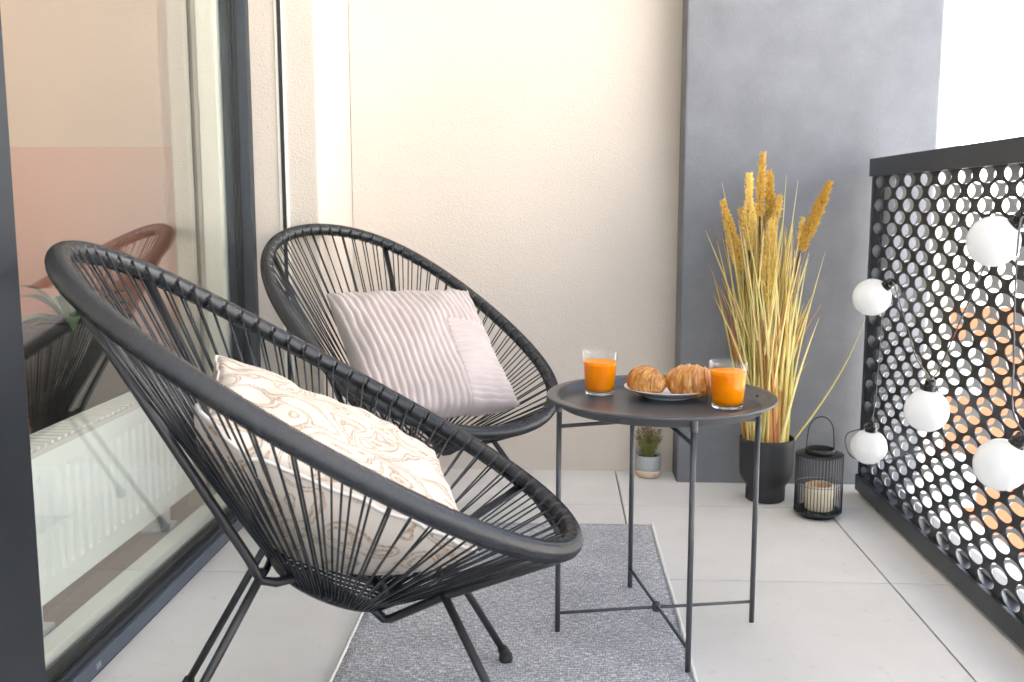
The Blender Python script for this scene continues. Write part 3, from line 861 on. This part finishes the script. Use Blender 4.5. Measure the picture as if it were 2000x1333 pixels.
def croissant(x, y, rz, label, L_=.145, R_=.036, bend=1.9, seed=0):
    nseg, ns, ring = 3.2, 180, 44
    V = []; F = []; UV = []
    rad_ = L_ / bend
    for i in range(ns + 1):
        t = i / ns; a = (t - .5) * bend
        c = Vector((rad_ * sin(a), rad_ * (1 - cos(a)), 0)); nor = Vector((-sin(a), cos(a), 0))
        k = abs(2 * t - 1)
        env = R_ * (max(0, 1 - k ** 2.0)) ** .60 + .0015
        for j in range(ring):
            b_ = 2 * pi * j / ring
            # rolled dough: each turn ends in a ledge that runs slantwise over the back
            ph = k * nseg + .28 * sin(b_ + .6 + seed) + .10 * noise.noise(Vector((seed, cos(b_), sin(b_)))) + .5
            ff = ph % 1.0
            led = (1 - ff) ** .8 if ff > .10 else ff / .10
            r = env * (.92 + .13 * led)
            r *= 1 + .025 * noise.noise(Vector((t * 7 + seed, cos(b_) * 1.4, sin(b_) * 1.4)))
            p = c + nor * (r * cos(b_)) + Vector((0, 0, r * sin(b_) * .95))
            if p.z < -R_ * .68: p.z = -R_ * .68 + (p.z + R_ * .68) * .15
            V.append(p); UV.append((k * nseg * 1.0 + seed, b_ / (2 * pi), ff))
    for i in range(ns):
        for j in range(ring):
            l = (j + 1) % ring
            F.append((i * ring + j, i * ring + l, (i + 1) * ring + l, (i + 1) * ring + j))
    F.append(tuple(range(ring - 1, -1, -1))); F.append(tuple(ns * ring + j for j in range(ring)))
    zmin = min(p.z for p in V)
    o = mesh('croissant', [p - Vector((0, 0, zmin)) for p in V], F, M['crust'], None, True)
    at = o.data.attributes.new('uvx', 'FLOAT_VECTOR', 'POINT')
    for i, u in enumerate(UV): at.data[i].vector = u
    o.location = (x, y, DZ + .0095); o.rotation_euler = (radians(4), 0, rz)
    tag(o, label, 'croissant', 'croissants on the plate'); return o
croissant(.188, 2.122, radians(-66), 'left croissant on the plate, curled end towards the viewer', .115, .0335, 2.2, 1)
croissant(.284, 2.090, radians(-20), 'right croissant on the plate, partly behind the juice glass', .12, .0395, 1.5, 5)

# ================================================================== DRIED GRASS
QX, QY = .645, 3.022
pg = thing('potted_grass', (QX, QY, 0), 'tall dried golden pampas style grass in a footed black pot', 'plant')
pot_prof = [(.0005, .001), (.056, .001), (.0595, .004), (.0600, .030), (.0595, .045), (.062, .052), (.072, .064), (.0795, .082), (.0820, .105), (.0828, .185), (.0828, .196), (.0818, .1985),
            (.0795, .1985), (.0785, .196), (.0785, .150), (.0005, .149)]
lathe('pot', pot_prof, M['pot'], pg, 64, (QX, QY, 0))
lathe('soil', [(.0005, .166), (.06, .164), (.0778, .160)], M['soil'], pg, 32, (QX, QY, 0))
def px2(x, y, Y):
    """point at depth Y along a measured sight line: survey of where tips and bulbs stand"""
    cp, sp, cyw, syw = cos(radians(7.85)), sin(radians(7.85)), cos(radians(2.76)), sin(radians(2.76))
    fwd = Vector((-syw * cp, cyw * cp, -sp)); rt = Vector((cyw, syw, 0)); up = rt.cross(fwd)
    r = fwd + rt * (x - 1000) / FPX - up * (y - 666.5) / FPX
    t = Y / r.y
    return Vector((r.x * t, Y, EYE + r.z * t))
def blade(tip, m, wd, base=None, bow=.0):
    if base is None:
        a = random.uniform(0, 2 * pi); r = .058 * sqrt(random.random()); base = Vector((QX + r * cos(a), QY + r * sin(a), .165))
        base.x += (tip.x - QX) * .12
        dx, dy = base.x - QX, base.y - QY; d = hypot(dx, dy)
        if d > .066: base.x = QX + dx * .066 / d; base.y = QY + dy * .066 / d
    d = tip - base; n = 9; V = []; F = []
    side = Vector((1, random.uniform(-.7, .7), 0)).normalized()
    outw = Vector((d.x, d.y, 0)); tw = random.uniform(-1.2, 1.2)
    for i in range(n + 1):
        t = i / n
        p = base + d * t - outw * (.10 + bow) * sin(pi * t) * .8 + Vector((0, 0, outw.length * .06 * sin(pi * t)))
        s2 = Vector((side.x * cos(tw * t) - side.y * sin(tw * t), side.x * sin(tw * t) + side.y * cos(tw * t), 0))
        ww = wd * (1 - t ** 2.2 * .93); nrm = s2.cross(d.normalized()) * ww * .45
        V += [p - s2 * ww, p + nrm, p + s2 * ww, p - nrm * .2]
        if i:
            q = 4 * i
            for k in range(4):
                l = (k + 1) % 4; F.append((q - 4 + k, q - 4 + l, q + l, q + k))
    mesh('blade', V, F, m, pg, True, tuple(pg.location))
tips = [((1410, 357), 'blade', -.05), ((1378, 450), 'blade', .0), ((1395, 432), 'bladeo', 0), ((1512, 340), 'blade', 0), ((1509, 352), 'bladeg', .03), ((1536, 342), 'bladeg', .03), ((1559, 352), 'bladeg', .02),
        ((1612, 492), 'blade', .05), ((1606, 592), 'bladeo', .05), ((1582, 498), 'bladeg', .03), ((1383, 515), 'bladeo', .03), ((1404, 600), 'bladeg', .02), ((1430, 425), 'blade', 0), ((1412, 430), 'blade', 0),
        ((1552, 430), 'blade', 0), ((1548, 470), 'bladeo', 0), ((1530, 425), 'blade', 0), ((1576, 485), 'bladeo', 0), ((1400, 470), 'blade', 0), ((1580, 706), 'bladeg', .02), ((1448, 430), 'bladeo', 0), ((1470, 420), 'blade', 0)]
for (x, y), m, bw in tips:
    blade(px2(x, y, QY + random.uniform(-.05, .05)), M[m], random.uniform(.0035, .0055), None, bw)
blade(px2(1694, 612, QY - .02), M['bladeg'], .0038, Vector((QX + .058, QY - .02, .165)), -.28)
for k in range(200):
    x = random.gauss(1494, 47); y = random.uniform(395, 570) + abs(x - 1495) * .55
    m = random.choices(['blade', 'bladeg', 'bladeo'], [.62, .30, .08])[0]
    blade(px2(max(1392, min(1600, x)), y, QY + random.gauss(0, .045)), M[m], random.uniform(.0046, .0095))
for x in (1492, 1500, 1486):
    blade(px2(x, random.uniform(600, 640), QY - .06), M['bladeo'], .0075, Vector((QX + (x - 1490) * .0012, QY - .055, .165)))
def plume(tip, bot, wd, stem=True, n=300):
    ax = tip - bot; L_ = ax.length; az = ax.normalized()
    u = az.orthogonal().normalized(); v = az.cross(u); V = []; F = []
    for k in range(n):
        t = random.random() ** .9
        prof = (sin(pi * min(1, t * .80 + .14)) ** .7) * (1 - t * .25)
        lump = .75 + .45 * noise.noise(Vector((t * 9, tip.x * 40, 0)))
        a = random.uniform(0, 2 * pi); r = wd * prof * lump * sqrt(random.uniform(.05, 1))
        c = bot + az * (L_ * t) + (u * cos(a) + v * sin(a)) * r
        o_ = (u * cos(a) + v * sin(a))
        d = (az * 1.0 + o_ * random.uniform(.3, 1.5) + Vector((random.uniform(-.3, .3), random.uniform(-.3, .3), 0))).normalized()
        l = random.uniform(.009, .021); s = random.uniform(.0013, .0024)
        q = d.orthogonal().normalized(); w2 = d.cross(q); b = len(V)
        V += [c - d * l * .4, c + q * s, c - q * s * .5 + w2 * s, c - q * s * .5 - w2 * s, c + d * l * .6]
        F += [(b, b + 2, b + 1), (b, b + 3, b + 2), (b, b + 1, b + 3), (b + 4, b + 1, b + 2), (b + 4, b + 2, b + 3), (b + 4, b + 3, b + 1)]
    mesh('seed_plume', V, F, M['plume'], pg, False, tuple(pg.location))
    base = Vector((QX + (bot.x - QX) * .2, QY + (bot.y - QY) * .2, .165))
    mid = base.lerp(bot, .5) - Vector((bot.x - base.x, bot.y - base.y, 0)) * .12
    tube('stalk', [tuple(p) for p in curve_pts([base, mid, bot, bot + az * L_ * .8], 6)], .0022, M['stalk'], pg, 6)
for (a, b_, wd, dy) in (((1490, 300), (1484, 430), .014, .02), ((1463, 340), (1463, 490), .019, .0), ((1503, 335), (1506, 470), .019, .03), ((1411, 393), (1449, 530), .018, .0), ((1524, 383), (1503, 475), .014, .0),
                         ((1622, 356), (1564, 488), .021, -.02), ((1506, 432), (1498, 590), .024, -.05), ((1446, 410), (1474, 510), .015, .02), ((1568, 428), (1562, 482), .010, .0), ((1480, 400), (1478, 500), .017, .04)):
    A_, B_ = px2(*a, QY + dy), px2(*b_, QY + dy * .7); plume(A_, B_, wd * 1.25, True, int(800 * (A_ - B_).length / .2 * wd / .013))

# ================================================================== LITTLE POT
sp = thing('small_potted_plant', (.303, 3.268, 0), 'small green brown sprig plant in a two tone pot by the wall', 'plant')
SPC = (.303, 3.268, 0)
lathe('pot', [(.036, .0265), (.0412, .0265), (.0425, .030), (.0425, .074), (.0418, .076), (.039, .076), (.0385, .066), (.0005, .065)], M['potgrey'], sp, 40, SPC)
lathe('pot_base', [(.0005, .001), (.035, .001), (.039, .006), (.0415, .016), (.0424, .0262), (.030, .0263)], M['potclay'], sp, 40, SPC)
lathe('soil', [(.0005, .069), (.0385, .0675)], M['soil'], sp, 24, SPC)
def sprigs(tipm):
    V = []; F = []
    random.seed(21 if tipm else 20)
    for k in range(60):
        a = random.uniform(0, 2 * pi); sp_ = random.uniform(0, .045); h_ = random.uniform(.055, .105)
        b0 = Vector((SPC[0] + .022 * cos(a) * random.random(), SPC[1] + .022 * sin(a) * random.random(), .066)); tp = Vector((SPC[0] + sp_ * cos(a) * 1.25, min(SPC[1] + sp_ * sin(a), 3.318), .066 + h_))
        if not tipm:
            v, f = tube_geo([b0, b0.lerp(tp, .6) + Vector((0, 0, .006)), tp], .0009, 4); bb = len(V); V += v; F += [tuple(i + bb for i in q) for q in f]
        for j in range(9):
            t = random.uniform(.15, .72) if not tipm else random.uniform(.78, 1.04)
            c = b0.lerp(tp, t); d = Vector((random.uniform(-1, 1), random.uniform(-1, 1), random.uniform(.1, 1))).normalized()
            l = random.uniform(.007, .013) * (.8 if tipm else 1); q = d.orthogonal().normalized(); s = l * .28; bb = len(V)
            V += [c, c + d * l * .5 + q * s, c + d * l, c + d * l * .5 - q * s]; F += [(bb, bb + 1, bb + 2, bb + 3)]
    return V, F
o = mesh('leaves', *sprigs(False), M['sprig'], sp, False, tuple(sp.location)); o['kind'] = 'stuff'
o = mesh('leaf_tips', *sprigs(True), M['sprigtip'], sp, False, tuple(sp.location)); o['kind'] = 'stuff'
random.seed(99)

# ================================================================== LANTERN AND CANDLE
LX, LY = .766, 2.862
la = thing('lantern', (LX, LY, 0), 'black wire lantern with arched handle holding a candle', 'lantern')
LC = (LX, LY, 0)
lathe('base', [(.0005, .001), (.050, .001), (.052, .003), (.0525, .012), (.066, .0145), (.0685, .017), (.0685, .0195), (.066, .021), (.0005, .0205)], M['lantern'], la, 56, LC)
lathe('top_plate', [(.040, .184), (.0675, .184), (.0690, .1855), (.0690, .1875), (.0675, .189), (.040, .189)], M['lantern'], la, 56, LC)
lathe('collar', [(.0395, .1835), (.0410, .1835), (.0412, .2035), (.0405, .2045), (.0385, .2045), (.0380, .2035), (.0380, .1835), (.0395, .1835)], M['lantern'], la, 48, LC)
tube('middle_ring', [(LX + .0655 * cos(2 * pi * k / 48), LY + .0655 * sin(2 * pi * k / 48), .098) for k in range(48)], .0013, M['nail'], la, 6, True)
for k in range(44):
    a = 2 * pi * k / 44
    tube('bar', [(LX + .0672 * cos(a), LY + .0672 * sin(a), .0195), (LX + .0672 * cos(a), LY + .0672 * sin(a), .1845)], .00125, M['lantern'], la, 5)
hpts = [(LX - .0405, LY, .196), (LX - .0385, LY, .235)] + [(LX - .0365 * cos(pi * k / 12), LY, .252 + .046 * sin(pi * k / 12)) for k in range(13)] + [(LX + .0385, LY, .235), (LX + .0405, LY, .196)]
tube('handle', curve_pts(hpts, 4), .0019, M['lantern'], la, 8)
ca = thing('candle', (LX + .003, LY, .0212), 'thick ivory pillar candle inside the black lantern', 'candle')
CC = (LX + .003, LY, .0212)
prof = [(.0005, .0), (.038, .0), (.040, .002), (.040, .071), (.0385, .0745), (.034, .0735)]
V, F = lathe_geo(prof, 40, CC)
V = [(x, y, z + (.004 * noise.noise(Vector((x * 60, y * 60, 0))) if z > CC[2] + .05 else 0)) for x, y, z in V]
mesh('wax_body', V, F, M['candle'], ca, True, tuple(ca.location))
lathe('wax_pool', [(.0345, .0735), (.028, .066), (.0005, .063)], M['candletop'], ca, 32, CC)
tube('wick', [(CC[0], CC[1], CC[2] + .062), (CC[0] + .001, CC[1], CC[2] + .075)], .001, M['wick'], ca, 5)

# ================================================================== STRING LIGHTS
sg = thing('string_lights', (.905, 2.5, .95), 'string of white globe bulbs draped inside the railing', 'string lights')
BX = .902
bulbs = [((1940, 472), (.55, -.4, .62), .0525), ((1703, 581), (.55, -.5, .62), .0535), ((1810, 802), (.05, -.05, 1), .0525), ((1697, 873), (.02, -.15, 1), .0510), ((1955, 908), (.4, -.25, .85), .0530)]
def pxX(x, y, X):
    p = px2(x, y, 1.0); d = p - Vector((0, 0, EYE)); t = X / d.x
    return Vector((0, 0, EYE)) + d * t
ends = []
for (x, y), ax, r in bulbs:
    c = pxX(x, y, BX - .004); z = Vector(ax).normalized()
    q = z.to_track_quat('Z', 'Y').to_matrix()
    prof = [(r * sin(a), -r * cos(a)) for a in [pi * (.002 + .91 * k / 22) for k in range(23)]]
    V, F = lathe_geo(prof, 40); V = [q @ Vector(p) + c for p in V]
    bo = mesh('bulb', V, F, M['bulb'], sg, True, tuple(sg.location))
    h0 = r * .94
    prof = [(.0160, h0 - .004), (.0168, h0), (.0160, h0 + .003), (.0145, h0 + .004), (.0145, h0 + .009), (.0160, h0 + .010), (.0160, h0 + .014), (.013, h0 + .016), (.0125, h0 + .025), (.009, h0 + .029), (.0005, h0 + .030)]
    V, F = lathe_geo(prof, 28); V = [q @ Vector(p) + c for p in V]
    mesh('socket', V, F, M['socket'], bo, False, tuple(sg.location))
    ends.append(c + z * (h0 + .029))
def cablep(ctrl):
    return curve_pts(ctrl, 8)
W = lambda x, y, X=.925: pxX(x, y, X)
paths = [[ends[1], W(1752, 575), W(1772, 640), W(1790, 700), ends[2]],
         [ends[2], W(1835, 720), W(1870, 640), W(1905, 560), W(1950, 470, .93), ends[0]],
         [ends[0], W(1992, 440), W(1983, 560), W(1980, 700), W(1978, 800), ends[4]],
         [ends[1], W(1725, 600), W(1717, 700), W(1710, 780), ends[3]],
         [ends[3], W(1680, 838, .90), W(1655, 848, .88), W(1652, 870, .88), W(1668, 895, .89), W(1720, 900), W(1800, 880)],
         [ends[0], pxX(2030, 400, .93), pxX(2100, 420, .93)]]
for p in paths: tube('cable', cablep(p), .0019, M['cable'], sg, 6)
